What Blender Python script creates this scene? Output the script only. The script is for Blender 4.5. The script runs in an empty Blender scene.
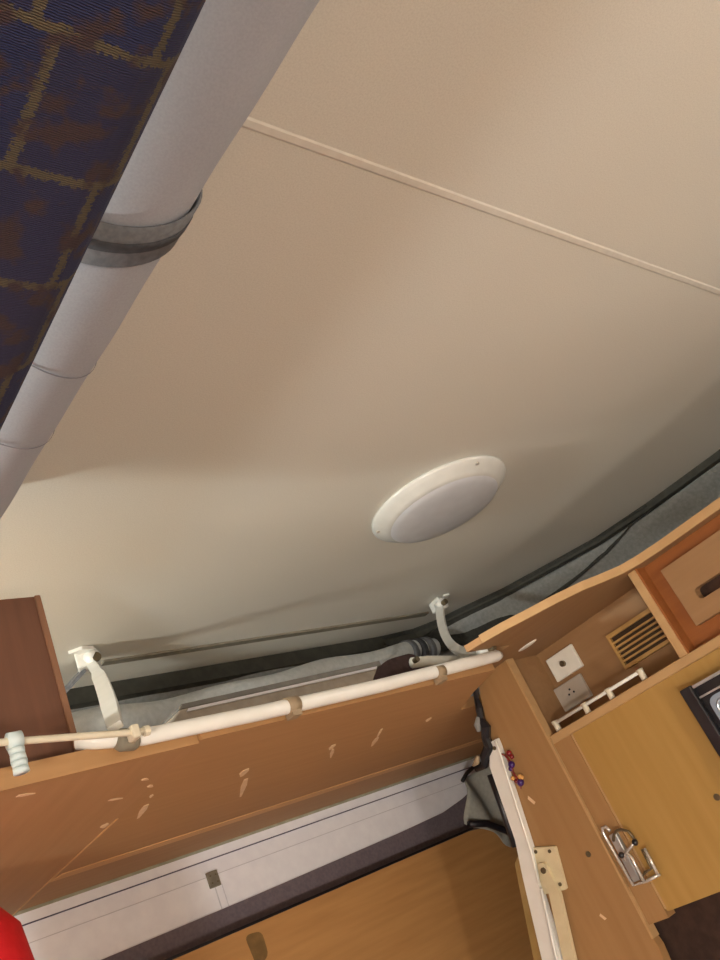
import bpy, bmesh, math, random
from mathutils import Vector, Matrix
random.seed(7)

# ------------------------------------------------------------------ camera, world, light
K = 1.4            # metres per layout unit (layout origin = the eye of the photographer)
EYE = 1.30         # eye height above the floor
scene = bpy.context.scene
C = scene.collection
# world axes seen from the camera (x right, y down, z forward)
RC = ((0.7329567973617171, -0.5518639686254659, -0.3977693971815902),
      (0.005832449827800681, 0.5897947850404822, -0.807532100952066),
      (0.6802501861302656, 0.5895661724285088, 0.4355128156526933))
cd = bpy.data.cameras.new('camera'); cam = bpy.data.objects.new('camera', cd); C.objects.link(cam)
cd.sensor_width = 36.0; cd.lens = 837.737 / 960 * 36.0; cd.clip_start = 0.02
m = Matrix.Identity(4)
for i in range(3):
    m[i][0] = RC[0][i]; m[i][1] = -RC[1][i]; m[i][2] = -RC[2][i]
m[2][3] = EYE
cam.matrix_world = m
scene.camera = cam
vs = scene.view_settings
vs.view_transform = 'Standard'; vs.look = 'None'; vs.gamma = 1.0; vs.use_curve_mapping = False
vs.exposure = -0.13

w = bpy.data.worlds.new('world'); scene.world = w; w.use_nodes = True
w.node_tree.nodes['Background'].inputs[0].default_value = (0.35, 0.42, 0.55, 1)
w.node_tree.nodes['Background'].inputs[1].default_value = 0.02

def lamp(name, loc, power, col, radius):
    l = bpy.data.lights.new(name, 'POINT'); l.energy = power; l.color = col; l.shadow_soft_size = radius
    o = bpy.data.objects.new(name, l); C.objects.link(o)
    o.location = (loc[0]*K, loc[1]*K, loc[2]*K + EYE)
    return o
def area_light(name, loc, aim, sx, sy, power, col):
    l = bpy.data.lights.new(name, 'AREA'); l.shape = 'RECTANGLE'; l.size = sx*K; l.size_y = sy*K; l.energy = power; l.color = col
    o = bpy.data.objects.new(name, l); C.objects.link(o)
    o.location = (loc[0]*K, loc[1]*K, loc[2]*K + EYE)
    o.rotation_euler = Vector(aim).to_track_quat('-Z', 'Y').to_euler()
    return o
area_light('front_fill_light', (0.55, -1.22, 0.00), (0, 1, 0.0), 1.5, 0.6, 5, (0.93, 0.95, 1.0))  # added soft area fill; the front wall has no window
lamp('floor_fill_light', (-1.75, -1.05, -0.72), 225, (0.96, 0.98, 1.0), 0.20)  # unseen fill, added to spread light evenly over the ceiling
lamp('low_lantern_light', (-0.05, -0.92, -0.62), 66, (1.0, 0.93, 0.84), 0.07)
lamp('aisle_fill_light', (0.62, 0.70, -0.70), 6.5, (1.0, 0.98, 0.95), 0.28)  # unseen fill, added low to brighten the shelf underside
lamp('shelf_fill_light', (-0.40, 1.16, 0.33), 80, (0.95, 1.0, 0.95), 0.04)  # unseen fill, added to light the back of the ceiling
lamp('cabinet_fill_light', (1.74, -0.60, 0.36), 30, (1.0, 0.95, 0.86), 0.04)  # unseen fill, added to lift the right side of the ceiling

# ------------------------------------------------------------------ helpers
UNIT = [K]          # metres per layout unit of the piece being built
def W(p): return Vector((p[0]*UNIT[0], p[1]*UNIT[0], p[2]*UNIT[0] + EYE))

def mesh_obj(name, bm, mat, parent=None, smooth=False, base=None):
    """bm is in layout units; the object's origin is the parent's base, or its own base"""
    for v in bm.verts: v.co = W(v.co)
    bmesh.ops.recalc_face_normals(bm, faces=bm.faces)
    if parent is not None: org = Vector(parent['_org'])
    elif base is not None: org = W(base)
    else:
        xs = [v.co.x for v in bm.verts]; ys = [v.co.y for v in bm.verts]; zs = [v.co.z for v in bm.verts]
        org = Vector(((min(xs)+max(xs))/2, (min(ys)+max(ys))/2, min(zs)))
    for v in bm.verts: v.co -= org
    me = bpy.data.meshes.new(name); bm.to_mesh(me); bm.free()
    if smooth:
        for p in me.polygons: p.use_smooth = True
    o = bpy.data.objects.new(name, me); C.objects.link(o)
    if mat is not None: me.materials.append(mat)
    if parent is not None:
        o.parent = parent
    else:
        o.location = org
    o['_org'] = org[:]
    return o

def thing(name, base, label, cat, group=None):
    o = bpy.data.objects.new(name, None); C.objects.link(o)
    o.location = W(base); o['_org'] = W(base)[:]
    o.empty_display_size = 0.05
    return tag(o, label, cat, group)

def tag(o, label, cat, group=None):
    o['label'] = label; o['category'] = cat
    if group: o['group'] = group
    return o

def struct(o):
    o['kind'] = 'structure'; return o

def bevel(bm, amt, seg=2):
    bmesh.ops.bevel(bm, geom=list(bm.edges), offset=amt, segments=seg, profile=0.5, affect='EDGES', clamp_overlap=True)
    return bm

def box(x0, x1, y0, y1, z0, z1, bev=0, seg=2, bm=None):
    new = bm is None
    if new: bm = bmesh.new()
    r = bmesh.ops.create_cube(bm, size=1)
    for v in r['verts']:
        v.co = Vector(((x0+x1)/2 + v.co.x*(x1-x0), (y0+y1)/2 + v.co.y*(y1-y0), (z0+z1)/2 + v.co.z*(z1-z0)))
    if bev and new: bevel(bm, bev, seg)
    return bm

def prism(poly, axis, a, b, bev=0, bm=None):
    """poly: 2-D outline in the two axes other than `axis` (in order x<y<z)"""
    new = bm is None
    if new: bm = bmesh.new()
    def mk(p, t):
        return ((t, p[0], p[1]), (p[0], t, p[1]), (p[0], p[1], t))[axis]
    va = [bm.verts.new(mk(p, a)) for p in poly]; vb = [bm.verts.new(mk(p, b)) for p in poly]
    n = len(poly)
    bm.faces.new(va); bm.faces.new(vb[::-1])
    for i in range(n): bm.faces.new((va[i], vb[i], vb[(i+1) % n], va[(i+1) % n]))
    if bev and new: bevel(bm, bev, 1)
    return bm

def frame_dirs(pts):
    ts = []
    for i in range(len(pts)):
        a = pts[max(i-1, 0)]; b = pts[min(i+1, len(pts)-1)]
        ts.append((b-a).normalized())
    return ts

def tube(pts, r, seg=14, bm=None, caps=True):
    if bm is None: bm = bmesh.new()
    pts = [Vector(p) for p in pts]; ts = frame_dirs(pts)
    ref = Vector((0, 0, 1)) if abs(ts[0].z) < 0.9 else Vector((1, 0, 0))
    rings = []
    u = ts[0].cross(ref).normalized()
    for i, p in enumerate(pts):
        u = (u - ts[i]*u.dot(ts[i])).normalized(); v = ts[i].cross(u)
        rr = r[i] if isinstance(r, (list, tuple)) else r
        rings.append([bm.verts.new(p + u*math.cos(2*math.pi*k/seg)*rr + v*math.sin(2*math.pi*k/seg)*rr) for k in range(seg)])
    for i in range(len(rings)-1):
        for k in range(seg):
            bm.faces.new((rings[i][k], rings[i][(k+1) % seg], rings[i+1][(k+1) % seg], rings[i+1][k]))
    if caps:
        bm.faces.new(rings[0][::-1]); bm.faces.new(rings[-1])
    return bm

def strap(pts, wid, thick, side, bm=None):
    """flat bar along pts; wid measured along `side` (vector)"""
    if bm is None: bm = bmesh.new()
    pts = [Vector(p) for p in pts]; ts = frame_dirs(pts); rings = []
    for i, p in enumerate(pts):
        s = Vector(side); s = (s - ts[i]*s.dot(ts[i])).normalized(); n = ts[i].cross(s)
        ww = wid[i] if isinstance(wid, (list, tuple)) else wid
        rings.append([bm.verts.new(p + s*a*ww/2 + n*b*thick/2) for a, b in ((-1, -1), (1, -1), (1, 1), (-1, 1))])
    for i in range(len(rings)-1):
        for k in range(4):
            bm.faces.new((rings[i][k], rings[i][(k+1) % 4], rings[i+1][(k+1) % 4], rings[i+1][k]))
    bm.faces.new(rings[0][::-1]); bm.faces.new(rings[-1])
    return bm

def ellipsoid(c, rx, ry, rz, bm=None, u=14, v=10):
    if bm is None: bm = bmesh.new()
    r = bmesh.ops.create_uvsphere(bm, u_segments=u, v_segments=v, radius=1)
    for q in r['verts']: q.co = Vector((c[0]+q.co.x*rx, c[1]+q.co.y*ry, c[2]+q.co.z*rz))
    return bm

def lathe_z(c, prof, seg=48, sx=1.0, sy=1.0):
    """prof: list of (radius, z)"""
    bm = bmesh.new(); rings = []
    for (r, z) in prof:
        if r <= 1e-6: rings.append([bm.verts.new((c[0], c[1], z))])
        else: rings.append([bm.verts.new((c[0]+math.cos(2*math.pi*k/seg)*r*sx, c[1]+math.sin(2*math.pi*k/seg)*r*sy, z)) for k in range(seg)])
    for a, b in zip(rings, rings[1:]):
        for k in range(seg):
            k2 = (k+1) % seg
            if len(a) == 1 and len(b) == 1: continue
            if len(a) == 1: bm.faces.new((a[0], b[k], b[k2]))
            elif len(b) == 1: bm.faces.new((a[k], b[0], a[k2]))
            else: bm.faces.new((a[k], a[k2], b[k2], b[k]))
    return bm

def cyl(c, axis, r, h, seg=12, bm=None):
    d = [Vector((1, 0, 0)), Vector((0, 1, 0)), Vector((0, 0, 1))][axis]
    return tube([Vector(c) - d*h/2, Vector(c) + d*h/2], r, seg, bm)

def bez(p0, p1, p2, n=10):
    p0, p1, p2 = Vector(p0), Vector(p1), Vector(p2)
    return [p0*(1-t)**2 + p1*2*t*(1-t) + p2*t*t for t in [i/n for i in range(n+1)]]

def rounded(pts, r, n=5):
    """round the corners of a closed 2-D polygon"""
    out = []
    N = len(pts)
    for i in range(N):
        p = Vector(pts[i]); a = Vector(pts[i-1]); b = Vector(pts[(i+1) % N])
        rr = min(r, (a-p).length*0.45, (b-p).length*0.45)
        q0 = p + (a-p).normalized()*rr; q1 = p + (b-p).normalized()*rr
        for k in range(n+1):
            t = k/n
            out.append(tuple(q0*(1-t)**2 + p*2*t*(1-t) + q1*t*t))
    return out

# ------------------------------------------------------------------ materials
def srgb(r, g, b):
    f = lambda c: (c/255/12.92) if c/255 <= 0.04045 else ((c/255+0.055)/1.055)**2.4
    return (f(r), f(g), f(b), 1)

def base_mat(name, col, rough=0.6, metal=0.0):
    mt = bpy.data.materials.new(name); mt.use_nodes = True
    b = mt.node_tree.nodes['Principled BSDF']
    b.inputs['Base Color'].default_value = col; b.inputs['Roughness'].default_value = rough; b.inputs['Metallic'].default_value = metal
    return mt, mt.node_tree, b

def noise_mat(name, c1, c2, scale=20, stretch=(1, 1, 1), rough=0.6, metal=0.0, detail=4, lo=0.35, hi=0.65, bump=0.0, bscale=None):
    mt, nt, b = base_mat(name, c1, rough, metal)
    tc = nt.nodes.new('ShaderNodeTexCoord'); mp = nt.nodes.new('ShaderNodeMapping')
    mp.inputs['Scale'].default_value = stretch
    nz = nt.nodes.new('ShaderNodeTexNoise'); nz.inputs['Scale'].default_value = scale; nz.inputs['Detail'].default_value = detail
    rp = nt.nodes.new('ShaderNodeValToRGB')
    rp.color_ramp.elements[0].position = lo; rp.color_ramp.elements[0].color = c1
    rp.color_ramp.elements[1].position = hi; rp.color_ramp.elements[1].color = c2
    nt.links.new(tc.outputs['Object'], mp.inputs[0]); nt.links.new(mp.outputs[0], nz.inputs['Vector'])
    nt.links.new(nz.outputs[0], rp.inputs[0]); nt.links.new(rp.outputs[0], b.inputs['Base Color'])
    if bump:
        n2 = nt.nodes.new('ShaderNodeTexNoise'); n2.inputs['Scale'].default_value = bscale or scale*3
        n2.inputs['Detail'].default_value = 3
        bp = nt.nodes.new('ShaderNodeBump'); bp.inputs['Strength'].default_value = bump; bp.inputs['Distance'].default_value = 0.004
        nt.links.new(mp.outputs[0], n2.inputs['Vector']); nt.links.new(n2.outputs[0], bp.inputs['Height']); nt.links.new(bp.outputs[0], b.inputs['Normal'])
    return mt

def wood(name, c, d, axis, rough=0.68):
    st = [9, 9, 9]; st[axis] = 0.7
    return noise_mat(name, c, d, 6, tuple(st), rough, detail=6, lo=0.3, hi=0.7)

M = {}
M['ceiling'] = noise_mat('cream_ceiling_vinyl', srgb(202, 200, 190), srgb(212, 210, 200), 420, (1, 1, 1), 0.6, detail=2, lo=0.3, hi=0.62, bump=0.05, bscale=500)
M['seam'] = noise_mat('cream_seam_trim', srgb(210, 207, 197), srgb(217, 214, 204), 60, rough=0.4)
M['beech_x'] = wood('beech_along_length', srgb(168, 128, 84), srgb(176, 136, 91), 0)
M['beech_y'] = wood('beech_along_depth', srgb(168, 128, 86), srgb(176, 136, 93), 1)
M['beech_z'] = wood('beech_upright', srgb(152, 115, 72), srgb(160, 123, 79), 2)
M['beech_edge'] = wood('pale_beech_edging', srgb(176, 141, 96), srgb(184, 150, 105), 1)
M['beech_edge_x'] = wood('pale_beech_edging_long', srgb(202, 158, 106), srgb(210, 166, 114), 0)
M['beech_yellow'] = wood('yellow_beech_door', srgb(164, 128, 66), srgb(172, 136, 74), 2)
M['beech_dark'] = wood('dark_cherry_inset', srgb(138, 80, 34), srgb(150, 90, 42), 1)
M['shaded_board'] = wood('reddish_brown_board', srgb(94, 60, 42), srgb(106, 69, 49), 2)  # shade on the upright board's face put into its colour
M['shaded_board_edge'] = wood('reddish_brown_lipping', srgb(124, 86, 62), srgb(132, 94, 69), 2)
M['panel'] = wood('fold_up_panel_wood', srgb(172, 128, 76), srgb(188, 143, 88), 0)
M['cub'] = wood('cubby_wood', srgb(142, 108, 72), srgb(150, 116, 79), 1)
M['white_wall'] = noise_mat('white_painted_metal', srgb(236, 239, 247), srgb(242, 245, 252), 30, rough=0.35)
M['groove'] = noise_mat('navy_seal', srgb(60, 60, 86), srgb(74, 74, 100), 40, rough=0.6)
M['grey_line'] = noise_mat('pale_grey_seam', srgb(200, 203, 212), srgb(208, 211, 219), 40, rough=0.6)
M['sage'] = noise_mat('sage_sealant', srgb(150, 150, 130), srgb(164, 164, 144), 40, rough=0.7)
M['white_tube'] = noise_mat('white_enamel', srgb(226, 226, 220), srgb(232, 232, 227), 25, rough=0.28)
M['white_plastic'] = noise_mat('white_plastic', srgb(226, 226, 216), srgb(234, 234, 226), 25, rough=0.35)
M['lens'] = noise_mat('frosted_lens', srgb(190, 193, 198), srgb(196, 199, 204), 25, rough=0.3)
M['lamp_rim'] = noise_mat('lamp_rim_white', srgb(204, 205, 200), srgb(210, 211, 206), 25, rough=0.25)
M['cream'] = noise_mat('cream_plastic', srgb(206, 198, 176), srgb(214, 206, 185), 25, rough=0.45)
M['cream_metal'] = noise_mat('cream_painted_steel', srgb(206, 192, 156), srgb(214, 202, 168), 25, rough=0.4)
M['olive'] = noise_mat('olive_tan_channel', srgb(150, 124, 74), srgb(166, 140, 90), 14, rough=0.5)
M['stain'] = noise_mat('brown_stain', srgb(112, 88, 50), srgb(134, 104, 60), 30, rough=0.6)
M['pale_blue'] = noise_mat('pale_blue_plastic', srgb(198, 216, 220), srgb(212, 228, 230), 25, rough=0.4)
M['tape'] = noise_mat('tan_tape', srgb(146, 128, 102), srgb(158, 140, 113), 40, rough=0.6)
M['grey_tape'] = noise_mat('grey_green_tape', srgb(118, 112, 98), srgb(130, 124, 108), 60, rough=0.7)
M['rim_dark'] = noise_mat('dark_rim', srgb(52, 52, 46), srgb(64, 64, 56), 40, rough=0.75)
M['canvas'] = noise_mat('grey_canvas', srgb(128, 130, 128), srgb(142, 144, 142), 90, rough=0.85, bump=0.25, bscale=220)
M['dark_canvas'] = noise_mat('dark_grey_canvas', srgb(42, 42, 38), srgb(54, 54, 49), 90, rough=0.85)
M['gusset'] = noise_mat('grey_green_canvas', srgb(156, 160, 152), srgb(168, 172, 164), 90, rough=0.85)
M['violet'] = noise_mat('grey_violet_shade', srgb(104, 96, 104), srgb(116, 107, 114), 120, rough=0.9)
M['liner'] = noise_mat('pale_grey_liner', srgb(190, 195, 195), srgb(204, 208, 208), 70, rough=0.75, bump=0.2, bscale=200)
M['roll'] = noise_mat('rolled_grey_white_canvas', srgb(160, 165, 175), srgb(168, 173, 182), 420, rough=0.75, bump=0.06, bscale=600)
M['strap'] = noise_mat('grey_webbing', srgb(96, 98, 102), srgb(112, 114, 118), 140, rough=0.8)
M['strap_dark'] = noise_mat('charcoal_webbing', srgb(54, 55, 60), srgb(66, 67, 72), 140, rough=0.8)
M['thread'] = noise_mat('grey_thread', srgb(120, 122, 130), srgb(134, 136, 144), 60, rough=0.8)
M['grey_box'] = noise_mat('grey_laminate', srgb(146, 138, 126), srgb(160, 152, 140), 40, rough=0.6)
M['grey_box_top'] = noise_mat('grey_laminate_dark', srgb(104, 102, 98), srgb(116, 114, 110), 40, rough=0.6)
M['maroon'] = noise_mat('maroon_fabric', srgb(62, 46, 46), srgb(76, 57, 56), 60, rough=0.9)
M['brown_fabric'] = noise_mat('dark_brown_velour', srgb(46, 30, 23), srgb(62, 42, 32), 40, rough=0.95, bump=0.3)
M['black'] = noise_mat('black_plastic', srgb(22, 22, 26), srgb(32, 32, 38), 30, rough=0.35)
M['glass'] = noise_mat('blue_grey_glass', srgb(110, 128, 146), srgb(142, 160, 176), 9, (1, 1, 1), 0.12)
M['silver'] = noise_mat('brushed_silver', srgb(170, 176, 180), srgb(190, 196, 200), 30, rough=0.3, metal=0.7)
M['chrome'] = noise_mat('chrome_wire', srgb(200, 196, 188), srgb(214, 210, 204), 30, rough=0.2, metal=0.55)
M['screw'] = noise_mat('screw_steel', srgb(96, 86, 66), srgb(116, 104, 82), 30, rough=0.4, metal=0.5)
M['socket_grey'] = noise_mat('grey_socket_plastic', srgb(176, 168, 156), srgb(186, 178, 166), 30, rough=0.45)
M['grille'] = noise_mat('tan_vent_plastic', srgb(176, 140, 80), srgb(188, 152, 92), 30, rough=0.5)
M['grille_dark'] = noise_mat('dark_vent_slot', srgb(54, 38, 22), srgb(64, 46, 28), 30, rough=0.7)
M['scuff'] = noise_mat('bare_scuff', srgb(214, 184, 146), srgb(224, 196, 160), 60, rough=0.8)
M['red'] = noise_mat('red_fabric', srgb(222, 24, 38), srgb(230, 34, 46), 60, rough=0.65)
M['bead_red'] = noise_mat('dark_red_bead', srgb(110, 22, 26), srgb(130, 30, 34), 60, rough=0.3)
M['bead_purple'] = noise_mat('purple_bead', srgb(52, 26, 88), srgb(66, 34, 106), 60, rough=0.3)
M['bead_amber'] = noise_mat('amber_bead', srgb(206, 150, 80), srgb(216, 164, 96), 60, rough=0.3)
M['floor'] = noise_mat('brown_vinyl_floor', srgb(120, 92, 66), srgb(134, 104, 76), 20, rough=0.6)
M['interior'] = noise_mat('beige_wall_board', srgb(196, 176, 146), srgb(206, 186, 156), 40, rough=0.6)

def upholstery():
    mt, nt, b = base_mat('navy_patterned_upholstery', srgb(40, 44, 90), 0.95)
    L = nt.links.new
    tc = nt.nodes.new('ShaderNodeTexCoord')
    nz = nt.nodes.new('ShaderNodeTexNoise'); nz.inputs['Scale'].default_value = 420; nz.inputs['Detail'].default_value = 2
    sc = nt.nodes.new('ShaderNodeVectorMath'); sc.operation = 'SCALE'; sc.inputs['Scale'].default_value = 0.010
    ad = nt.nodes.new('ShaderNodeVectorMath'); ad.operation = 'ADD'
    mp = nt.nodes.new('ShaderNodeMapping'); mp.inputs['Location'].default_value = (0.0, 0.024, 0)
    L(tc.outputs['Object'], nz.inputs['Vector']); L(nz.outputs['Color'], sc.inputs[0]); L(tc.outputs['Object'], ad.inputs[0]); L(sc.outputs[0], ad.inputs[1])
    L(ad.outputs[0], mp.inputs[0])
    br = nt.nodes.new('ShaderNodeTexBrick'); br.offset = 0.2
    br.inputs['Scale'].default_value = 1.0; br.inputs['Brick Width'].default_value = 0.065; br.inputs['Row Height'].default_value = 0.082
    br.inputs['Mortar Size'].default_value = 0.0034; br.inputs['Mortar Smooth'].default_value = 0.3; br.inputs['Bias'].default_value = -0.55
    br.inputs['Color1'].default_value = srgb(32, 38, 78); br.inputs['Color2'].default_value = srgb(44, 38, 62); br.inputs['Mortar'].default_value = srgb(88, 78, 60)
    L(mp.outputs[0], br.inputs['Vector'])
    # patches of brown weave over the blue
    n2 = nt.nodes.new('ShaderNodeTexNoise'); n2.inputs['Scale'].default_value = 42; n2.inputs['Detail'].default_value = 5
    rp = nt.nodes.new('ShaderNodeValToRGB'); rp.color_ramp.elements[0].position = 0.52; rp.color_ramp.elements[1].position = 0.60
    L(tc.outputs['Object'], n2.inputs['Vector']); L(n2.outputs[0], rp.inputs[0])
    mx = nt.nodes.new('ShaderNodeMix'); mx.data_type = 'RGBA'
    L(rp.outputs[0], mx.inputs[0]); L(br.outputs['Color'], mx.inputs[6]); mx.inputs[7].default_value = srgb(62, 44, 48)
    # fine cross ribs
    wv = nt.nodes.new('ShaderNodeTexWave'); wv.bands_direction = 'Y'; wv.inputs['Scale'].default_value = 230; wv.inputs['Distortion'].default_value = 3; wv.inputs['Detail'].default_value = 2
    L(tc.outputs['Object'], wv.inputs['Vector'])
    r2 = nt.nodes.new('ShaderNodeValToRGB'); r2.color_ramp.elements[0].color = (0.35, 0.35, 0.35, 1); r2.color_ramp.elements[1].color = (1, 1, 1, 1)
    L(wv.outputs[0], r2.inputs[0])
    mu = nt.nodes.new('ShaderNodeMix'); mu.data_type = 'RGBA'; mu.blend_type = 'MULTIPLY'; mu.inputs[0].default_value = 0.7
    L(mx.outputs[2], mu.inputs[6]); L(r2.outputs[0], mu.inputs[7]); L(mu.outputs[2], b.inputs['Base Color'])
    bp = nt.nodes.new('ShaderNodeBump'); bp.inputs['Strength'].default_value = 0.5; bp.inputs['Distance'].default_value = 0.003
    L(wv.outputs[0], bp.inputs['Height']); L(bp.outputs[0], b.inputs['Normal'])
    return mt
M['upholstery'] = upholstery()

# ------------------------------------------------------------------ the shell
ZF = -EYE/K                      # floor height in layout units
ZC = 0.55                        # ceiling underside
YB = 1.55; XR = 1.98; XL = -2.05; YF = -1.25
EDGE = [(1.40, 1.372), (1.50, 1.358), (1.555, 1.325), (1.60, 1.272), (1.68, 1.195), (1.74, 1.100), (1.815, 0.972), (1.845, 0.83), (1.858, 0.64), (1.86, 0.3)]
cpoly = [(XL, YF), (XL, 1.372)] + EDGE + [(1.86, YF)]
ceil = struct(mesh_obj('ceiling', prism(cpoly, 2, ZC, ZC+0.03), M['ceiling'], base=(0.5, 0.2, ZC)))
ceil['label'] = 'speckled cream vinyl lining of the raised roof'
seam = prism([(0.266, ZC+0.0005), (0.269, ZC-0.0010), (0.275, ZC-0.0010), (0.278, ZC+0.0005)], 0, XL, 1.86)
mesh_obj('seam_trim', seam, M['seam'], ceil)
# thin dark strip between the two roof brackets
strip = box(0.655, 1.475, 1.268, 1.284, ZC-0.004, ZC+0.001)
mesh_obj('ceiling_strip', strip, M['grey_tape'], ceil)
struct(mesh_obj('floor', box(XL, XR, YF, YB+0.02, ZF-0.03, ZF), M['floor'], base=(0.5, 0.2, ZF)))
struct(mesh_obj('wall_left', box(XL-0.02, XL, YF, YB+0.02, ZF, ZC), M['interior']))
struct(mesh_obj('wall_front', box(XL-0.02, XR, YF-0.02, YF, ZF, ZC), M['interior']))
struct(mesh_obj('wall_right', box(XR, XR+0.02, YF, YB+0.02, ZF, 0.25), M['interior']))
wb = struct(mesh_obj('wall_back', box(XL, XR, YB, YB+0.02, ZF, 0.262), M['white_wall']))
mesh_obj('head_strip', box(XL, XR, YB-0.008, YB+0.001, 0.229, 0.246), M['white_wall'], wb)
mesh_obj('sealant_line', box(XL, XR, YB-0.012, YB+0.001, 0.2455, 0.2505), M['sage'], wb)
mesh_obj('navy_seal', box(XL, XR, YB-0.006, YB+0.001, 0.2276, 0.2290), M['groove'], wb)
mesh_obj('panel_joint', box(XL, XR, YB-0.0015, YB+0.001, 0.1990, 0.2002), M['grey_line'], wb)
mesh_obj('panel_joint', box(0.886, 0.8875, YB-0.0015, YB+0.001, -0.6, 0.18), M['grey_line'], wb)
mesh_obj('panel_joint', box(0.902, 0.903, YB-0.0012, YB+0.001, 0.12, 0.18), M['grey_line'], wb)

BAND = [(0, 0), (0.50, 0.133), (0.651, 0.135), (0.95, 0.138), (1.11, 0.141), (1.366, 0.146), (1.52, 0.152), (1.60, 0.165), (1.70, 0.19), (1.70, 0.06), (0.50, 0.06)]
mesh_obj('shade_band', prism(BAND[1:], 1, YB-0.0035, YB+0.001), M['violet'], wb)  # shade on the wall above the panel, built as a dark strip
# dark strip hanging under the rim of the roof
rim = [(XL, 1.372)] + EDGE + [(1.86, YF)]
def rim_offset(path, d):
    P = [Vector(p) for p in path]; out = []
    for i, p in enumerate(P):
        t = (P[min(i+1, len(P)-1)] - P[max(i-1, 0)]).normalized()
        out.append(p + Vector((-t.y, t.x))*d)
    return out
def densify(path, step=0.02):
    out = []
    for a, b in zip(path, path[1:]):
        a, b = Vector(a), Vector(b); n = max(1, int((b-a).length/step))
        for i in range(n): out.append(a.lerp(b, i/n))
    out.append(Vector(path[-1])); return out
bm = bmesh.new()
pi = rim_offset(rim, 0.0); po = rim_offset(rim, 0.016)
rows = []
for i, (a, b) in enumerate(zip(pi, po)):
    hz = 0.030 if i < 3 else 0.016
    rows.append([bm.verts.new((a.x, a.y, ZC+0.004)), bm.verts.new((a.x, a.y, ZC-hz)), bm.verts.new((b.x, b.y, ZC-hz-0.003)), bm.verts.new((b.x, b.y, ZC+0.004))])
for r0, r1 in zip(rows, rows[1:]):
    for k in range(4): bm.faces.new((r0[k], r0[(k+1) % 4], r1[(k+1) % 4], r1[k]))
bm.faces.new(rows[0]); bm.faces.new(rows[-1][::-1])
mesh_obj('rim_strip', bm, M['rim_dark'], ceil)

# grey canvas skirt between the raised roof and the walls
skirt = thing('canvas_skirt', (1.2, 1.5, 0.27), 'folded grey canvas skirt hanging from the rim of the raised roof', 'canvas')
bm = bmesh.new()
dp = densify(rim, 0.02)
prof = [(ZC-0.020, 0.008), (0.500, 0.020), (0.470, 0.050), (0.440, 0.035), (0.405, 0.040), (0.370, 0.075), (0.330, 0.085), (0.300, 0.060), (0.262, 0.090)]
cols = []
dist = 0; prev = dp[0]
N = len(dp)
for i, p in enumerate(dp):
    dist += (p-prev).length; prev = p
    t = (dp[min(i+2, N-1)] - dp[max(i-2, 0)]).normalized(); n = Vector((-t.y, t.x))
    col = []
    for j, (z, o) in enumerate(prof):
        rip = 0 if j == 0 else 0.012*math.sin(dist*9 + j*1.1) + 0.008*math.sin(dist*23 + j*2.3)
        q = p + n*(o + rip)
        col.append(bm.verts.new((min(q.x, XR-0.006), min(q.y, YB-0.006), z + (0 if j == 0 else 0.006*math.sin(dist*13+j)))))
    cols.append(col)
for a, b in zip(cols, cols[1:]):
    for j in range(len(prof)-1): bm.faces.new((a[j], a[j+1], b[j+1], b[j]))
sk = mesh_obj('canvas_sheet', bm, M['canvas'], skirt, smooth=True)
md = sk.modifiers.new('thickness', 'SOLIDIFY'); md.thickness = 0.003; md.offset = 0
sb = sk.modifiers.new('smooth', 'SUBSURF'); sb.levels = 1; sb.render_levels = 1
# pale liner rolled up along the back
pts = []; rad = []
for i in range(41):
    x = 0.56 + i/40*(1.50-0.56)
    pts.append((x, 1.325 + 0.006*math.sin(x*17), 0.452 + 0.030*(x-0.56) + 0.004*math.sin(x*23))); rad.append(0.026 + 0.003*math.sin(x*11+1) - (0.012 if i == 0 else 0))
lr = mesh_obj('rolled_liner', tube(pts, rad, 20), M['liner'], skirt, smooth=True)
for dx, mt in ((0.0, 'strap'), (0.03, 'strap_dark'), (0.058, 'strap')):
    x = 1.40 + dx
    mesh_obj('liner_strap', tube([(x, 1.325, 0.4775), (x+0.018, 1.325, 0.478)], 0.0315, 20), M[mt], skirt, smooth=True)
# darker flap of canvas sagging across the corner, and a fold at the left end
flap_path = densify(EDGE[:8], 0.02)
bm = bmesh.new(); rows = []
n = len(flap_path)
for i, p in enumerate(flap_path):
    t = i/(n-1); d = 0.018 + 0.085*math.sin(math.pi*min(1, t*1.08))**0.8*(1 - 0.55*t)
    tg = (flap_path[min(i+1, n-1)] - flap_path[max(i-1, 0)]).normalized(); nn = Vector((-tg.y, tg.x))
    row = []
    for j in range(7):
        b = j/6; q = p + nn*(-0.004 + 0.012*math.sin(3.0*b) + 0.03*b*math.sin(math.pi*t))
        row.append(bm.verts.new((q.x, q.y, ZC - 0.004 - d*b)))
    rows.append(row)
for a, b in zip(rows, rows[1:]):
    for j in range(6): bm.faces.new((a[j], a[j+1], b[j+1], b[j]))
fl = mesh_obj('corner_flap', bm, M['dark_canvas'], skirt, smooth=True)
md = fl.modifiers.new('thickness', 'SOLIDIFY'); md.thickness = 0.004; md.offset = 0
mesh_obj('canvas_fold', ellipsoid((0.53, 1.31, 0.455), 0.06, 0.03, 0.04, u=24, v=14), M['dark_canvas'], skirt, smooth=True)

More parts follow.
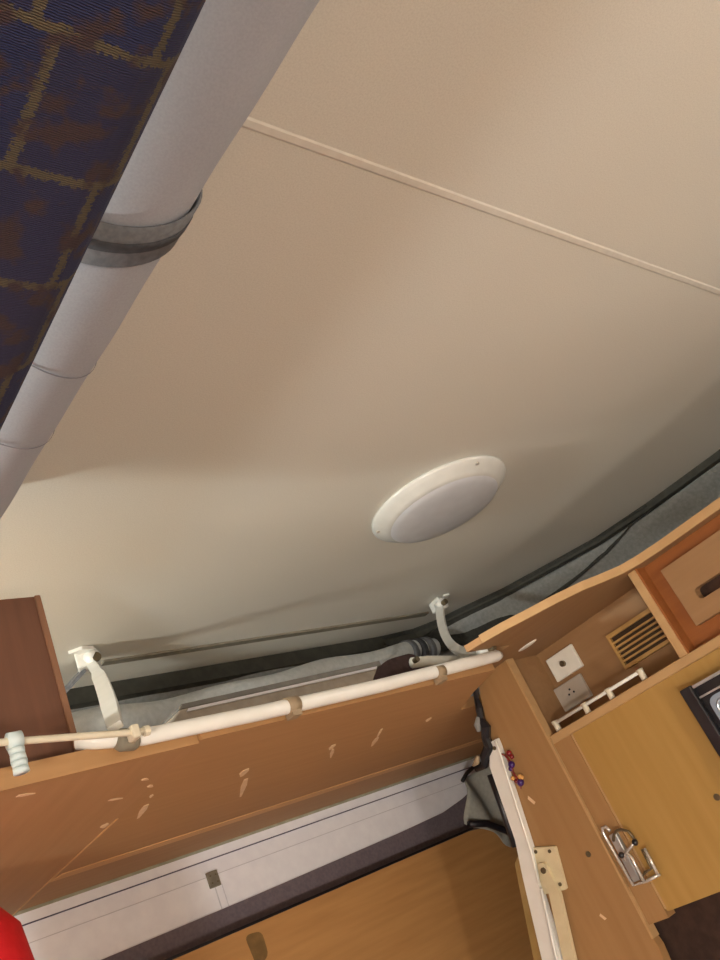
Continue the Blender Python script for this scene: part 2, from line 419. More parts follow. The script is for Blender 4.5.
# ------------------------------------------------------------------ overhead shelf along the back wall
shelf = thing('overhead_shelf', (0.9, 1.2, 0.25), 'deep beech shelf seen from below along the back wall with scuffed underside', 'shelf')
mesh_obj('shelf_board', prism([(0.5195, 0.84), (1.060, 0.84), (1.104, 0.94), (1.155, 1.03), (1.97, 1.03), (1.97, YB-0.001), (0.5195, YB-0.001)], 2, 0.25, 0.268), M['beech_x'], shelf)
mesh_obj('end_board', box(-1.2, 0.519, 0.856, YB-0.001, 0.2475, 0.268), M['beech_y'], shelf)
mesh_obj('front_lipping', box(-1.2, 0.5190, 0.8440, 0.8565, 0.2475, 0.2690), M['beech_x'], shelf)
mesh_obj('front_lipping', box(0.5195, 1.048, 0.8375, 0.8405, 0.2490, 0.2685), M['beech_x'], shelf)
mesh_obj('batten', prism([(0.535, 1.345), (1.70, 1.345), (1.70, 1.378), (0.520, 1.378)], 2, 0.2490, 0.251), M['beech_edge_x'], shelf)
mesh_obj('mitre_joint', box(0.5165, 0.5205, 1.09, 1.545, 0.2468, 0.2505), M['beech_edge_x'], shelf)
mesh_obj('mitre_joint', box(0.5205, 0.5225, 1.09, 1.545, 0.2492, 0.2505), M['beech_dark'], shelf)
sc = [((0.486, 0.932), (0.497, 0.940), .007), ((0.510, 0.968), (0.520, 0.978), .007), ((0.541, 1.026), (0.545, 1.038), .006), ((0.553, 1.071), (0.568, 1.132), .011),
      ((0.505, 1.10), (0.512, 1.118), .012), ((0.465, 0.985), (0.486, 0.993), .007), ((0.322, 0.874), (0.342, 0.880), .007), ((0.690, 1.030), (0.702, 1.062), .015),
      ((0.722, 1.085), (0.772, 1.190), .010), ((0.853, 1.028), (0.864, 1.052), .012), ((0.872, 1.056), (0.902, 1.105), .007), ((0.945, 1.012), (0.972, 1.06), .006), ((0.972, 1.06), (0.998, 1.108), .011),
      ((1.072, 1.028), (1.084, 1.046), .012)]
for (a, b, wd) in sc:
    a = Vector(a); b = Vector(b); t = (b-a).normalized(); n = Vector((-t.y, t.x))
    zb = 0.2475 if (a.x+b.x)/2 < 0.519 else 0.25
    poly = [a+n*wd*.3, a+t*(b-a).length*.35+n*wd*.5, b+n*wd*.18, b-n*wd*.12, a+t*(b-a).length*.4-n*wd*.5, a-n*wd*.35]
    mesh_obj('scuff', prism([tuple(p) for p in poly], 2, zb-0.0006, zb+0.001), M['scuff'], shelf)

# reddish brown board standing on the left end of the shelf
brd = thing('upright_board', (0.25, 0.88, 0.268), 'reddish brown upright board standing on the left end of the shelf', 'board')
mesh_obj('board_face', box(0.12, 0.389, 0.872, 0.888, 0.269, 0.470), M['shaded_board'], brd)
mesh_obj('edge_lipping', box(0.389, 0.396, 0.869, 0.889, 0.269, 0.4705, 0.001, 1), M['shaded_board_edge'], brd)

# ------------------------------------------------------------------ ceiling light
cl = thing('ceiling_light', (1.093, 0.797, ZC), 'round white plastic ceiling light with flat frosted centre, switched off', 'ceiling light')
cx, cy = 1.084, 0.798
R0 = 0.127
mesh_obj('rim', lathe_z((cx, cy), [(R0*0.95, ZC+0.001), (R0, ZC-0.002), (R0*1.0, ZC-0.005), (R0*0.985, ZC-0.008), (R0*0.93, ZC-0.013), (R0*0.86, ZC-0.019), (R0*0.80, ZC-0.0245), (R0*0.78, ZC-0.0235), (0, ZC-0.023)], 72), M['lamp_rim'], cl, smooth=True)
mesh_obj('lens', lathe_z((cx, cy), [(R0*0.805, ZC-0.0238), (R0*0.78, ZC-0.0262), (R0*0.70, ZC-0.0290), (R0*0.5, ZC-0.0315), (R0*0.25, ZC-0.0328), (0, ZC-0.0332)], 72), M['lens'], cl, smooth=True)
for a in (20, 140, 260):
    mesh_obj('screw_cap', cyl((cx+math.cos(math.radians(a))*R0*0.94, cy+math.sin(math.radians(a))*R0*0.94, ZC-0.0125), 2, 0.0035, 0.003, 10), M['socket_grey'], cl)

# ------------------------------------------------------------------ roof lifting frame: rail and struts
fr = thing('roof_strut_frame', (0.75, 0.82, 0.268), 'white tubular roof lifting rail with two struts along the shelf front', 'roof strut')
ry, rz = 0.826, 0.266
mesh_obj('rail', tube([(0.385, 0.850, rz+0.016), (0.400, 0.838, rz+0.008), (0.445, ry, rz-0.003), (0.60, ry-0.002, rz-0.006), (0.80, ry-0.002, rz-0.006), (1.02, ry-0.002, rz-0.001), (1.058, ry-0.002, rz+0.0), (1.068, ry-0.002, rz)], [.0092]*7 + [.006], 18), M['white_tube'], fr, smooth=True)
for x, wv, mt in ((0.637, 0.018, 'tape'), (0.910, 0.016, 'tape')):
    cb = tube([(x, ry-0.002, rz-0.0055), (x+wv, ry-0.002, rz-0.0052)], 0.0104, 18)
    mesh_obj('rail_clip', cb, M[mt], fr, smooth=True)
    mesh_obj('clip_foot', box(x+0.002, x+wv-0.002, 0.818, 0.834, rz-0.0205, rz-0.0125), M['tape'], fr)
mesh_obj('taped_joint', tube([(0.416, ry, rz+0.000), (0.419, ry, rz-0.001), (0.434, ry, rz-0.003), (0.437, ry, rz-0.003)], [0.0100, 0.0120, 0.0120, 0.0100], 16), M['grey_tape'], fr, smooth=True)
# right strut, curved flat bar from the ceiling bracket to the rail end
pts = bez((1.446, 1.204, 0.534), (1.270, 1.120, 0.372), (1.058, 0.838, 0.2815), 14)
mesh_obj('strut', strap(pts, [0.020]+[0.0175]*12+[0.020, 0.020], 0.009, (0.7, -0.7, 0.15)), M['white_tube'], fr)
mesh_obj('pivot_lug', tube([(1.036, 0.834, 0.2775), (1.066, 0.832, 0.2765)], [0.009, 0.006], 14), M['white_tube'], fr, smooth=True)
mesh_obj('pivot_bolt', cyl((1.052, 0.824, 0.2775), 1, 0.0042, 0.020, 10), M['screw'], fr)
mesh_obj('bracket', prism([(1.435, 1.190), (1.470, 1.200), (1.476, 1.236), (1.440, 1.230)], 2, 0.525, ZC-0.0005, 0.002), M['white_tube'], fr)
mesh_obj('bracket_bolt', cyl((1.441, 1.184, 0.530), 1, 0.0065, 0.012, 12), M['screw'], fr)
mesh_obj('eyelet', tube([(1.448, 1.208, 0.534), (1.441, 1.187, 0.530)], [0.0125, 0.0125], 16), M['white_tube'], fr, smooth=True)
mesh_obj('bracket_tab', prism([(1.452, 1.185), (1.466, 1.18), (1.478, 1.20), (1.462, 1.205)], 2, 0.5455, ZC-0.0005), M['white_tube'], fr)
# link tube behind the rail
mesh_obj('link_tube', tube([(1.068, 1.005, 0.3445), (1.10, 1.00, 0.3405), (1.185, 0.99, 0.3225)], [0.0095, 0.0095, 0.0095], 12), M['white_plastic'], fr, smooth=True)
mesh_obj('link_bolt', cyl((1.068, 0.993, 0.3445), 1, 0.0050, 0.010, 10), M['screw'], fr)
# left strut
pts = bez((0.612, 1.232, 0.532), (0.560, 1.10, 0.455), (0.424, 0.838, 0.284), 12)
mesh_obj('strut', strap(pts, [0.014]+[0.015]*4+[0.020]*6+[0.018, 0.016], 0.008, (0.85, -0.4, 0.3)), M['white_tube'], fr)
mesh_obj('bracket', prism([(0.585, 1.222), (0.618, 1.210), (0.634, 1.240), (0.600, 1.254)], 2, 0.522, ZC-0.0005, 0.002), M['white_tube'], fr)
mesh_obj('bracket_bolt', cyl((0.612, 1.212, 0.530), 1, 0.008, 0.018, 12), M['screw'], fr)
mesh_obj('eyelet', tube([(0.606, 1.222, 0.536), (0.612, 1.205, 0.531)], [0.011, 0.011], 16), M['white_tube'], fr, smooth=True)
mesh_obj('bracket_arm', strap([(0.604, 1.236, 0.526), (0.575, 1.262, 0.506), (0.548, 1.290, 0.486)], [0.02, 0.026, 0.022], 0.006, (0.6, 0.2, 0.6)), M['strap'], fr)
mesh_obj('bracket_tab', prism([(0.572, 1.212), (0.590, 1.200), (0.612, 1.205), (0.60, 1.222)], 2, 0.544, ZC-0.0005), M['white_tube'], fr)

# curtain wire and its hook at the left
cw = thing('curtain_wire', (0.33, 0.80, 0.27), 'thin cream curtain wire with end clamp in front of the upright board', 'curtain wire')
mesh_obj('wire', tube([(-0.10, 0.800, 0.305), (0.29, 0.800, 0.2795), (0.418, 0.803, 0.2635), (0.440, 0.803, 0.2615)], 0.0036, 10), M['cream'], cw, smooth=True)
mesh_obj('end_clamp', box(0.4195, 0.4290, 0.796, 0.812, 0.2550, 0.2695, 0.002), M['cream'], cw)
mesh_obj('end_stop', cyl((0.438, 0.803, 0.2615), 0, 0.0055, 0.006, 10), M['cream'], cw)
ck = thing('curtain_hook', (0.323, 0.80, 0.247), 'pale blue plastic curtain hook hanging on the cream wire', 'curtain hook')
mesh_obj('hook_ring', cyl((0.3035, 0.800, 0.2785), 0, 0.0085, 0.013, 14), M['pale_blue'], ck, smooth=True)
for i in range(4):
    z = 0.2705 - i*0.0062
    mesh_obj('hook_coil', tube([(0.3035, 0.800, z), (0.3035, 0.800, z-0.0054)], [0.0078 - 0.0006*(i % 2), 0.0070 + 0.0006*(i % 2)], 14), M['pale_blue'], ck, smooth=True)

# things lying on the shelf
gb = thing('grey_tray', (0.75, 1.05, 0.268), 'flat grey laminated tray with sloping end lying on the shelf behind the rail', 'tray')
mesh_obj('tray_body', prism([(0.500, 0.2685), (0.572, 0.3275), (0.936, 0.3325), (0.868, 0.2685)], 1, 0.95, 1.22, 0.002), M['grey_box'], gb)
mesh_obj('tray_lid', prism([(0.574, 0.3290), (0.580, 0.3365), (0.948, 0.3425), (0.948, 0.3335)], 1, 0.955, 1.24, 0.001), M['grey_box_top'], gb)
mesh_obj('tray_ridge', prism([(0.580, 0.322), (0.584, 0.326), (0.930, 0.331), (0.926, 0.327)], 1, 0.947, 0.951), M['grey_line'], gb)
bg = mesh_obj('fabric_bag', prism(rounded([(0.945, 0.2685), (0.985, 0.345), (1.05, 0.372), (1.128, 0.376), (1.135, 0.2685)], 0.02), 1, 1.04, 1.20, 0.004), M['maroon'])
tag(bg, 'dark maroon cloth bag on the shelf behind the rail, beside the grey tray', 'bag')

# ------------------------------------------------------------------ kitchen cabinet on the right
UNIT[0] = K*1.17      # the cabinet and its fittings are drawn in a larger unit
ZK = ZF/1.17
cab = thing('kitchen_cabinet', (1.2, 0.5, ZK), 'tall beech kitchen cabinet with curved top, open cubby, locker and yellow door', 'cabinet')
front = [(1.0045, -0.30), (1.0045, 0.43)]
crv = [(1.004, 0.465), (0.999, 0.500), (0.989, 0.523), (0.966, 0.540), (0.940, 0.556), (0.914, 0.584), (0.890, 0.621), (0.871, 0.648), (0.857, 0.677), (0.849, 0.700)]
tp = front + crv + [(0.945, 0.705), (0.945, 0.85), (1.66, 0.85), (1.66, -0.30)]
mesh_obj('top_board', prism(tp, 2, 0.2385, 0.2475), M['cub'], cab)
def ribbon(line, z0, z1, th):
    bm = bmesh.new(); L = [Vector(p) for p in line]; rows = []
    for i, p in enumerate(L):
        t = (L[min(i+1, len(L)-1)] - L[max(i-1, 0)]).normalized(); n = Vector((-t.y, t.x))
        q = p + n*th
        rows.append([bm.verts.new((p.x, p.y, z0)), bm.verts.new((q.x, q.y, z0)), bm.verts.new((q.x, q.y, z1)), bm.verts.new((p.x, p.y, z1))])
    for a, b in zip(rows, rows[1:]):
        for k in range(4): bm.faces.new((a[k], a[(k+1) % 4], b[(k+1) % 4], b[k]))
    bm.faces.new(rows[0]); bm.faces.new(rows[-1][::-1])
    return bm
mesh_obj('top_edging', ribbon(front + crv[:9], 0.2385, 0.2495, 0.004), M['beech_edge'], cab)
mesh_obj('top_edging', ribbon(crv[8:], 0.2387, 0.2475, 0.0035), M['beech_x'], cab)
# face panel beside the shelf (leans out towards the bottom), its pale edge
p1 = [(0.767, ZK+0.001), (0.768, -0.20), (0.764, -0.165), (0.767, -0.150), (0.767, 0.238), (0.818, 0.238), (0.834, 0.231), (0.8415, 0.216), (0.852, 0.185), (0.872, 0.124), (0.889, 0.002), (0.922, -0.147), (0.96, -0.33), (0.96, ZK+0.001)]
mesh_obj('face_panel', prism(p1, 0, 1.000, 1.014), M['beech_z'], cab)
mesh_obj('face_edging', box(0.9992, 1.014, 0.7640, 0.7672, -0.155, 0.2380), M['beech_edge'], cab)
# open cubby
mesh_obj('cubby_back', box(1.090, 1.102, 0.20, 0.80, 0.09, 0.2385), M['cub'], cab)
mesh_obj('cubby_side', box(1.0142, 1.090, 0.777, 0.790, 0.10, 0.2385), M['cub'], cab)
mesh_obj('cubby_shelf', box(1.016, 1.090, 0.20, 0.777, 0.1045, 0.1150), M['beech_y'], cab)
mesh_obj('cubby_shelf_edging', box(1.0025, 1.0165, 0.20, 0.7635, 0.1045, 0.1165, 0.001, 1), M['beech_edge'], cab)
mesh_obj('divider', box(1.016, 1.090, 0.515, 0.526, 0.1150, 0.2385), M['cub'], cab)
mesh_obj('divider_edging', box(1.0025, 1.0165, 0.5145, 0.5265, 0.1165, 0.2385, 0.001, 1), M['beech_edge'], cab)
gr = []
for i, y in enumerate((0.748, 0.690, 0.645, 0.588)):
    mesh_obj('guard_post', tube([(1.0095, y, 0.1165), (1.0095, y, 0.1275), (1.0095, y, 0.1315)], [0.0042, 0.0042, 0.0052], 10), M['cream'], cab, smooth=True)
mesh_obj('guard_rail', tube([(1.0095, 0.752, 0.1285), (1.0095, 0.584, 0.1285)], 0.0024, 10), M['white_tube'], cab, smooth=True)
mesh_obj('oval_cap', lathe_z((1.003, 0.722), [(0.0001, 0.2366), (0.010, 0.2367), (0.0125, 0.2376), (0.0125, 0.2390)], 24, 0.55, 1.45), M['white_plastic'], cab)
# locker with inset field and raised panel
lk = mesh_obj('locker_door', box(1.024, 1.036, 0.205, 0.515, 0.1165, 0.2385), M['beech_dark'], cab)
mesh_obj('locker_reveal', box(1.0045, 1.024, 0.5118, 0.5146, 0.1165, 0.2385), M['beech_dark'], cab)
slot = rounded([(0.464, 0.1780), (0.464, 0.1630), (0.412, 0.1630), (0.412, 0.1780)], 0.0075, 5)
def plate_with_hole(y0, y1, z0, z1, hole, xa, xb):
    bm = bmesh.new()
    outer = []
    cy0 = sum(p[0] for p in hole)/len(hole); cz0 = sum(p[1] for p in hole)/len(hole)
    for (y, z) in hole:      # radial projection of each hole vertex on the outer rectangle
        dy, dz = y-cy0, z-cz0
        ty = ((y1-cy0)/dy if dy > 0 else (y0-cy0)/dy) if abs(dy) > 1e-9 else 1e9
        tz = ((z1-cz0)/dz if dz > 0 else (z0-cz0)/dz) if abs(dz) > 1e-9 else 1e9
        t = min(ty, tz); outer.append((cy0+dy*t, cz0+dz*t))
    # snap nearest samples to the corners
    for c in ((y0, z0), (y0, z1), (y1, z0), (y1, z1)):
        k = min(range(len(outer)), key=lambda i: (outer[i][0]-c[0])**2 + (outer[i][1]-c[1])**2); outer[k] = c
    n = len(hole)
    H = [[bm.verts.new((x, p[0], p[1])) for p in hole] for x in (xa, xb)]
    O = [[bm.verts.new((x, p[0], p[1])) for p in outer] for x in (xa, xb)]
    for i in range(n):
        j = (i+1) % n
        bm.faces.new((H[0][i], H[0][j], O[0][j], O[0][i])); bm.faces.new((H[1][i], O[1][i], O[1][j], H[1][j]))
        bm.faces.new((H[0][i], H[1][i], H[1][j], H[0][j])); bm.faces.new((O[0][i], O[0][j], O[1][j], O[1][i]))
    return bm
mesh_obj('raised_panel', plate_with_hole(0.225, 0.487, 0.140, 0.2195, slot, 1.0090, 1.0241), M['cub'], lk)
mesh_obj('finger_slot', prism(slot, 0, 1.0225, 1.0242), M['brown_fabric'], lk)
# stile, yellow door and plinth recess
mesh_obj('stile', box(1.0035, 1.022, 0.731, 0.7635, -0.140, 0.1045), M['beech_z'], cab)
dpoly = rounded([(0.7295, -0.1335), (0.7295, 0.1043), (-0.30, 0.1043), (-0.30, -0.128)], 0.003, 2)
mesh_obj('yellow_door', prism(dpoly, 0, 1.0050, 1.024), M['beech_yellow'], cab)
mesh_obj('door_edging', box(1.0044, 1.0050, 0.7275, 0.7305, -0.130, 0.104), M['beech_edge'], cab)
mesh_obj('side_panel', box(1.014, 1.66, 0.79, 0.803, ZK+0.001, 0.2125), M['beech_z'], cab)
mesh_obj('screw_hole', cyl((1.0, 0.796, -0.038), 0, 0.004, 0.0016, 10), M['screw'], cab)
mesh_obj('scuff', prism([(0.824, -0.108), (0.818, -0.116), (0.822, -0.117), (0.827, -0.110)], 0, 0.9993, 1.0), M['scuff'], cab)
mesh_obj('scuff', prism([(0.845, 0.062), (0.838, 0.050), (0.842, 0.048), (0.848, 0.058)], 0, 0.9993, 1.0), M['scuff'], cab)
mesh_obj('keyhole', cyl((1.0046, 0.5835, -0.0400), 0, 0.0042, 0.0012, 12), M['screw'], cab)
# seat cushion in the dark recess under the door
cu = mesh_obj('brown_cushion', box(1.026, 1.40, -0.10, 0.7895, -0.46, -0.130, 0.006, 3), M['brown_fabric'], smooth=True)
tag(cu, 'dark brown velour cushion in the recess below the yellow door', 'cushion')
bs = mesh_obj('bench_seat', box(1.03, 1.60, -0.30, 0.760, ZK, -0.4605), M['beech_y'])
tag(bs, 'beech bench base carrying the brown cushion below the cabinet door', 'bench')

# sockets and vent on the cubby back
def socket(name, y0, y1, z0, z1, mat, label, kind):
    s = thing(name, (1.088, (y0+y1)/2, z0), label, 'socket')
    mesh_obj('plate', box(1.0835, 1.0895, y0, y1, z0, z1, 0.0012, 2), mat, s)
    yc, zc = (y0+y1)/2, (z0+z1)/2
    if kind == 'aerial':
        mesh_obj('jack', tube([(1.0835, yc, zc), (1.079, yc, zc)], 0.0045, 12), M['screw'], s)
    else:
        for dy in (-0.005, 0.005):
            mesh_obj('pin_hole', cyl((1.0832, yc+dy, zc), 0, 0.0016, 0.0012, 8), M['black'], s)
        mesh_obj('pin_hole', cyl((1.0832, yc, zc+0.006), 0, 0.0016, 0.0012, 8), M['black'], s)
    return s
socket('aerial_socket', 0.710, 0.764, 0.186, 0.2225, M['white_plastic'], 'white square aerial socket with central jack, upper left in the cubby', 'aerial')
socket('power_socket', 0.722, 0.778, 0.144, 0.1800, M['socket_grey'], 'grey power socket with pin holes below the white aerial socket', 'power')
vt = thing('air_vent', (1.085, 0.605, 0.16), 'tan slatted air vent on the cubby back beside the divider', 'vent')
VY0, VY1, VZ0, VZ1 = 0.560, 0.649, 0.150, 0.203
mesh_obj('backing', box(1.0862, 1.0896, VY0+.003, VY1-.003, VZ0+.003, VZ1-.003), M['grille_dark'], vt)
mesh_obj('frame', box(1.0815, 1.0897, VY0, VY1, VZ1-.006, VZ1), M['grille'], vt)
mesh_obj('frame', box(1.0815, 1.0897, VY0, VY1, VZ0, VZ0+.005), M['grille'], vt)
mesh_obj('frame', box(1.0815, 1.0897, VY1-.004, VY1, VZ0+.005, VZ1-.006), M['grille'], vt)
mesh_obj('frame', box(1.0815, 1.0897, VY0, VY0+.004, VZ0+.005, VZ1-.006), M['grille'], vt)
for i in range(5):
    z = VZ0 + 0.0095 + i*0.0070
    mesh_obj('slat', box(1.0820, 1.0895, VY0+.004, VY1-.004, z, z+0.0028), M['grille'], vt)

# black framed appliance on the yellow door
ap = thing('microwave', (0.99, 0.36, -0.13), 'black framed microwave with blue grey glass front on the yellow door', 'microwave')
mesh_obj('body', box(0.984, 1.0048, 0.20, 0.536, -0.085, 0.0805, 0.002, 2), M['black'], ap)
mesh_obj('side_frame', box(0.976, 0.984, 0.521, 0.537, -0.085, 0.0815, 0.0015, 2), M['black'], ap)
mesh_obj('top_trim', box(0.979, 0.984, 0.20, 0.520, 0.0765, 0.0800), M['silver'], ap)
mesh_obj('trim_line', box(0.980, 0.984, 0.20, 0.520, 0.0635, 0.0655), M['silver'], ap)
gp = rounded([(0.514, 0.060), (0.514, -0.075), (0.215, -0.075), (0.215, 0.060)], 0.012, 6)
gl = mesh_obj('glass', prism(gp, 0, 0.9825, 0.9842), M['glass'], ap)
gp2 = rounded([(0.507, 0.053), (0.507, -0.068), (0.222, -0.068), (0.222, 0.053)], 0.010, 6)
mesh_obj('glass_border', tube([(0.9822, p[0], p[1]) for p in gp2] + [(0.9822, gp2[0][0], gp2[0][1])], 0.0012, 6, caps=False), M['silver'], gl)

# chrome folding wire holder
hk = thing('wire_holder', (1.005, 0.73, -0.095), 'folded chrome wire holder screwed to the cabinet stile and door edge', 'holder')
hx = 0.996
def wire(pts, r=0.0020): return tube(pts, r, 8)
mesh_obj('back_loop', wire([(hx, 0.742, -0.024), (hx, 0.7455, -0.017), (hx, 0.751, -0.0165), (hx, 0.754, -0.022), (hx, 0.7535, -0.035), (hx, 0.7505, -0.092), (hx, 0.729, -0.093), (hx, 0.706, -0.0915)], 0.0022), M['chrome'], hk, smooth=True)
mesh_obj('back_plate', box(0.9958, 1.0034, 0.7365, 0.7485, -0.089, -0.028, 0.001, 1), M['silver'], hk)
mesh_obj('front_loop', wire([(hx-.006, 0.7285, -0.092), (hx-.006, 0.7275, -0.062), (hx-.006, 0.7305, -0.055), (hx-.006, 0.7365, -0.056), (hx-.006, 0.7385, -0.062)], 0.0022), M['chrome'], hk, smooth=True)
mesh_obj('side_bar', wire([(hx-.004, 0.7055, -0.0915), (hx-.004, 0.7045, -0.058)], 0.0022), M['chrome'], hk, smooth=True)
mesh_obj('arc_wire', wire(bez((hx-.006, 0.7405, -0.036), (hx-.008, 0.728, -0.019), (hx-.008, 0.711, -0.033), 8) + [Vector((hx-.006, 0.709, -0.046))], 0.0019), M['screw'], hk, smooth=True)
mesh_obj('cross_wire', wire([(hx-.006, 0.737, -0.056), (hx-.006, 0.711, -0.047)], 0.0020), M['chrome'], hk, smooth=True)
mesh_obj('inner_wire', wire([(hx-.003, 0.709, -0.058), (hx-.003, 0.710, -0.082), (hx-.003, 0.722, -0.083), (hx-.003, 0.733, -0.089), (hx-.003, 0.729, -0.070)], 0.0019), M['screw'], hk, smooth=True)
for (y, z) in ((0.7385, -0.0545), (0.7100, -0.0475)):
    mesh_obj('rubber_knob', ellipsoid((hx-.008, y, z), 0.004, 0.0042, 0.0042, u=10, v=8), M['black'], hk, smooth=True)

UNIT[0] = K
# ------------------------------------------------------------------ fold-up panel in front of the back wall, with fittings
fp = thing('fold_up_panel', (1.0, 1.51, ZF), 'large wooden fold-up panel with dark top edge below the white wall strip', 'panel')
fpoly = [(0.10, ZF+0.001), (0.10, 0.0885), (1.525, 0.0885), (1.589, 0.081), (1.632, 0.063), (1.662, 0.027), (1.666, -0.010), (1.656, -0.053), (1.574, -0.216), (1.51, -0.34), (1.51, ZF+0.001)]
mesh_obj('wood_board', prism(fpoly, 1, 1.500, 1.520), M['panel'], fp)
mesh_obj('dark_edging', box(0.10, 1.54, 1.497, 1.522, 0.0887, 0.0935), M['black'], fp)
mesh_obj('dark_stain', prism(rounded([(0.885, 0.078), (0.922, 0.074), (0.920, 0.030), (0.890, 0.022)], 0.013, 4), 1, 1.4994, 1.5005), M['stain'], fp)

gs = thing('canvas_gusset', (1.60, 1.48, 0.04), 'grey canvas gusset at the right end of the white wall strip', 'canvas')
bm = bmesh.new()
grid = []
TL, TR, BR, BL = Vector((1.528, 1.45, 0.196)), Vector((1.675, 1.45, 0.208)), Vector((1.62, 1.45, 0.020)), Vector((1.482, 1.45, 0.105))
for i in range(13):
    row = []
    for j in range(9):
        a, b = i/12, j/8
        p = TL.lerp(TR, a).lerp(BL.lerp(BR, a), b)
        p.y += 0.012*math.sin(7*a - 5*b) + 0.03*a*b
        row.append(bm.verts.new(p))
    grid.append(row)
for a, b in zip(grid, grid[1:]):
    for j in range(8): bm.faces.new((a[j], a[j+1], b[j+1], b[j]))
g = mesh_obj('gusset_sheet', bm, M['gusset'], gs, smooth=True)
md = g.modifiers.new('thickness', 'SOLIDIFY'); md.thickness = 0.004
mesh_obj('gusset_binding_and_shade', tube([(1.515, 1.440, 0.190), (1.540, 1.440, 0.203), (1.567, 1.440, 0.210), (1.61, 1.440, 0.213), (1.675, 1.440, 0.222)], 0.005, 8), M['black'], gs, smooth=True)
mesh_obj('gusset_binding_and_shade', tube([(1.478, 1.443, 0.099), (1.53, 1.443, 0.085), (1.58, 1.443, 0.055), (1.63, 1.443, 0.005)], 0.008, 8), M['black'], gs, smooth=True)  # black tube in place of the shade below the gusset

# catch on the white wall
ct = thing('wall_catch', (0.888, 1.548, 0.176), 'small grey metal catch plate on the white wall strip', 'catch')
mesh_obj('plate', box(0.875, 0.899, 1.544, 1.5495, 0.178, 0.207, 0.001, 1), M['grey_tape'], ct)
for (x, z) in ((0.881, 0.199), (0.893, 0.199), (0.881, 0.186), (0.893, 0.186)):
    mesh_obj('screw', cyl((x, 1.5435, z), 1, 0.0018, 0.0015, 8), M['screw'], ct)

UNIT[0] = K*1.17
# white metal edge profile, channel and hinge strap beside the face panel
pr = thing('folding_bracket', (0.995, 0.90, -0.06), 'cream steel hinge plate with long strap and white edge profile on the cabinet panel', 'bracket')
mesh_obj('edge_profile', prism([(0.8440, 0.150), (0.8560, 0.150), (0.8780, 0.122), (0.8960, 0.018), (0.914, -0.030), (0.962, -0.175), (0.990, -0.28), (0.965, -0.28), (0.915, -0.146), (0.892, -0.045), (0.876, -0.004), (0.845, 0.139)], 0, 0.9895, 0.9985), M['white_tube'], pr)
mesh_obj('edge_bead', tube([(0.989, 0.845, 0.148), (0.989, 0.8465, 0.135), (0.989, 0.877, -0.004), (0.989, 0.890, -0.045)], 0.0022, 8), M['white_plastic'], pr, smooth=True)
mesh_obj('side_channel', prism([(0.905, 0.002), (0.925, -0.010), (0.975, -0.14), (1.02, -0.28), (0.985, -0.28), (0.955, -0.16), (0.91, -0.03)], 0, 0.9985, 1.010), M['olive'], pr)
plate = rounded([(0.884, 0.001), (0.838, -0.012), (0.854, -0.066), (0.900, -0.060)], 0.003, 3)
mesh_obj('hinge_plate', prism(plate, 0, 0.9945, 0.9988), M['cream_metal'], pr)
for (y, z) in ((0.874, -0.0075), (0.8505, -0.0145), (0.860, -0.057), (0.8815, -0.052)):
    mesh_obj('screw', cyl((0.994, y, z), 0, 0.0026, 0.0016, 10), M['screw'], pr)
mesh_obj('strap_arm', prism(rounded([(0.878, -0.022), (0.864, -0.024), (0.863, -0.066), (0.8925, -0.150), (0.935, -0.28), (0.958, -0.28), (0.9130, -0.147), (0.881, -0.060)], 0.005, 3), 0, 0.9885, 0.9940), M['cream_metal'], pr)
mesh_obj('pivot_pin', cyl((0.988, 0.871, -0.033), 0, 0.0042, 0.003, 12), M['screw'], pr)
mesh_obj('stay_rod', tube([(0.9865, 0.8885, -0.052), (0.9865, 0.922, -0.145), (0.9865, 0.96, -0.26)], 0.0022, 8), M['white_tube'], pr, smooth=True)
mesh_obj('gap_sealing', tube([(0.990, 0.832, 0.234), (0.991, 0.838, 0.224), (0.992, 0.844, 0.214), (0.990, 0.846, 0.200), (0.990, 0.852, 0.186), (0.990, 0.851, 0.172), (0.990, 0.860, 0.158), (0.990, 0.861, 0.146), (0.990, 0.878, 0.137), (0.990, 0.886, 0.127), (0.990, 0.906, 0.127)], [0.003, 0.005, 0.004, 0.006, 0.005, 0.008, 0.007, 0.0085, 0.0075, 0.006, 0.003], 8), M['black'], pr)
mesh_obj('gap_rag', tube([(0.986, 0.852, 0.190), (0.984, 0.858, 0.180), (0.984, 0.862, 0.171)], [0.003, 0.006, 0.003], 8), M['canvas'], pr, smooth=True)
mesh_obj('gap_rag', tube([(0.984, 0.884, 0.142), (0.984, 0.892, 0.136), (0.984, 0.902, 0.134)], [0.003, 0.005, 0.002], 8), M['tape'], pr, smooth=True)
mesh_obj('gap_sealing', tube([(0.992, 0.886, 0.112), (0.992, 0.894, 0.06), (0.992, 0.903, 0.01)], 0.005, 8), M['black'], pr, smooth=True)
mesh_obj('profile_screw', cyl((0.989, 0.853, 0.140), 0, 0.003, 0.002, 10), M['screw'], pr)

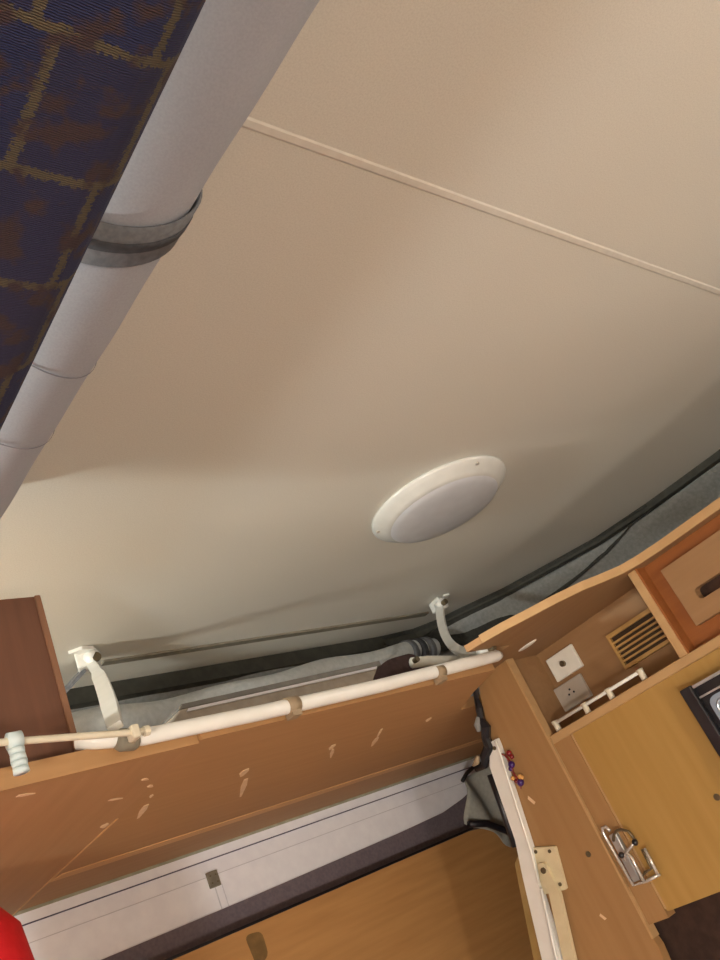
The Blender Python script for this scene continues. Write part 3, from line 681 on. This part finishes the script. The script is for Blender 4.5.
# string of beads tied to the profile
bd = thing('bead_string', (0.99, 0.842, 0.07), 'short string of dark red and purple beads hanging on the white profile', 'beads')
mesh_obj('string', tube([(0.990, 0.850, 0.131), (0.990, 0.842, 0.124), (0.990, 0.838, 0.112), (0.990, 0.8425, 0.098), (0.990, 0.840, 0.085), (0.990, 0.843, 0.074)], 0.0013, 6), M['bead_red'], bd)
for (y, z, r, mt) in ((0.8335, 0.1235, .0046, 'bead_red'), (0.8315, 0.1175, .0036, 'bead_red'), (0.8385, 0.1085, .0052, 'bead_purple'), (0.8435, 0.104, .0035, 'bead_purple'), (0.848, 0.0915, .0034, 'bead_amber'), (0.845, 0.086, .0030, 'bead_red'), (0.8385, 0.0815, .0055, 'bead_purple'), (0.8345, 0.0885, .0038, 'bead_amber'), (0.8315, 0.0865, .003, 'bead_amber')):
    mesh_obj('bead', ellipsoid((0.990, y, z), r*.9, r, r, u=10, v=8), M[mt], bd, smooth=True)

UNIT[0] = K
# ------------------------------------------------------------------ red bolster at the lower left
rb = mesh_obj('rolled_mat', lathe_z((0.290, 1.12), [(0.0, 0.205), (0.045, 0.202), (0.072, 0.190), (0.090, 0.165), (0.096, 0.12), (0.098, -0.1), (0.098, -0.7), (0.094, ZF), (0.0, ZF)], 40), M['red'], smooth=True)
tag(rb, 'red rounded roll standing upright at the lower left under the shelf', 'roll')

# ------------------------------------------------------------------ bunk mattress and rolled curtain at the upper left
mt_ = box(-0.70, 0.1785, -1.20, 0.62, 0.296, 0.400, 0.032, 6)
mat_o = thing('bunk_mattress', (-0.2, 0.1, 0.296), 'navy patterned upholstered bunk mattress overhead at the upper left', 'mattress')
mesh_obj('cover', mt_, M['upholstery'], mat_o, smooth=True)
bl = thing('bunk_ledge', (-0.35, -1.0, 0.28), 'wooden wall ledge carrying the bunk mattress', 'ledge')
mesh_obj('ledge_board', box(-0.70, 0.0, YF+0.001, 0.0, 0.278, 0.2955), M['beech_y'], bl)

A = Vector((0.296, -0.15, 0.490)); B = Vector((0.248, 0.80, 0.486))
ax = (B-A).normalized()
rc = thing('rolled_curtain', ((A+B)/2)[:2] + (0.44,), 'grey white rolled canvas curtain strapped under the ceiling beside the mattress', 'rolled curtain')
pts = [A.lerp(B, i/60) for i in range(61)]
rad = [0.0495 + 0.0004*math.sin(i*0.9) + 0.0004*math.sin(i*0.37+1) for i in range(61)]
mesh_obj('canvas_roll', tube(pts, rad, 40), M['roll'], rc, smooth=True)
def ring(y, half, r, mt, name, tilt=0.0, th=0.003):
    c = A.lerp(B, (y-A.y)/(B.y-A.y))
    bm = bmesh.new(); rows = []
    for k in range(48):
        a = 2*math.pi*k/48
        d = Vector((math.cos(a), 0, math.sin(a)))
        off = tilt*math.cos(a)
        p = c + d*r
        rows.append([bm.verts.new(p + ax*(off-half)), bm.verts.new(p + ax*(off+half))])
    for k in range(48):
        a, b = rows[k], rows[(k+1) % 48]; bm.faces.new((a[0], b[0], b[1], a[1]))
    o = mesh_obj(name, bm, M[mt], rc, smooth=True)
    s = o.modifiers.new('t', 'SOLIDIFY'); s.thickness = th; s.offset = 1
    return o
ring(0.327, 0.0175, 0.0510, 'strap', 'webbing_strap', -0.016)
ring(0.327, 0.0040, 0.0532, 'strap_dark', 'strap_stripe', -0.016, 0.001)
ring(0.46, 0.0005, 0.0503, 'thread', 'stitch_line', 0.012, 0.0006)
ring(0.55, 0.0005, 0.0503, 'thread', 'stitch_line', 0.012, 0.0006)
c = A.lerp(B, (0.30-A.y)/(B.y-A.y))
mesh_obj('strap_tail', strap([c+Vector((0.045, 0.0, 0.02)), c+Vector((0.058, -0.004, 0.04)), c+Vector((0.062, -0.01, 0.0595))], [0.03, 0.022, 0.012], 0.003, (0, 1, 0)), M['strap_dark'], rc)

for o in list(bpy.data.objects):
    if '_org' in o: del o['_org']
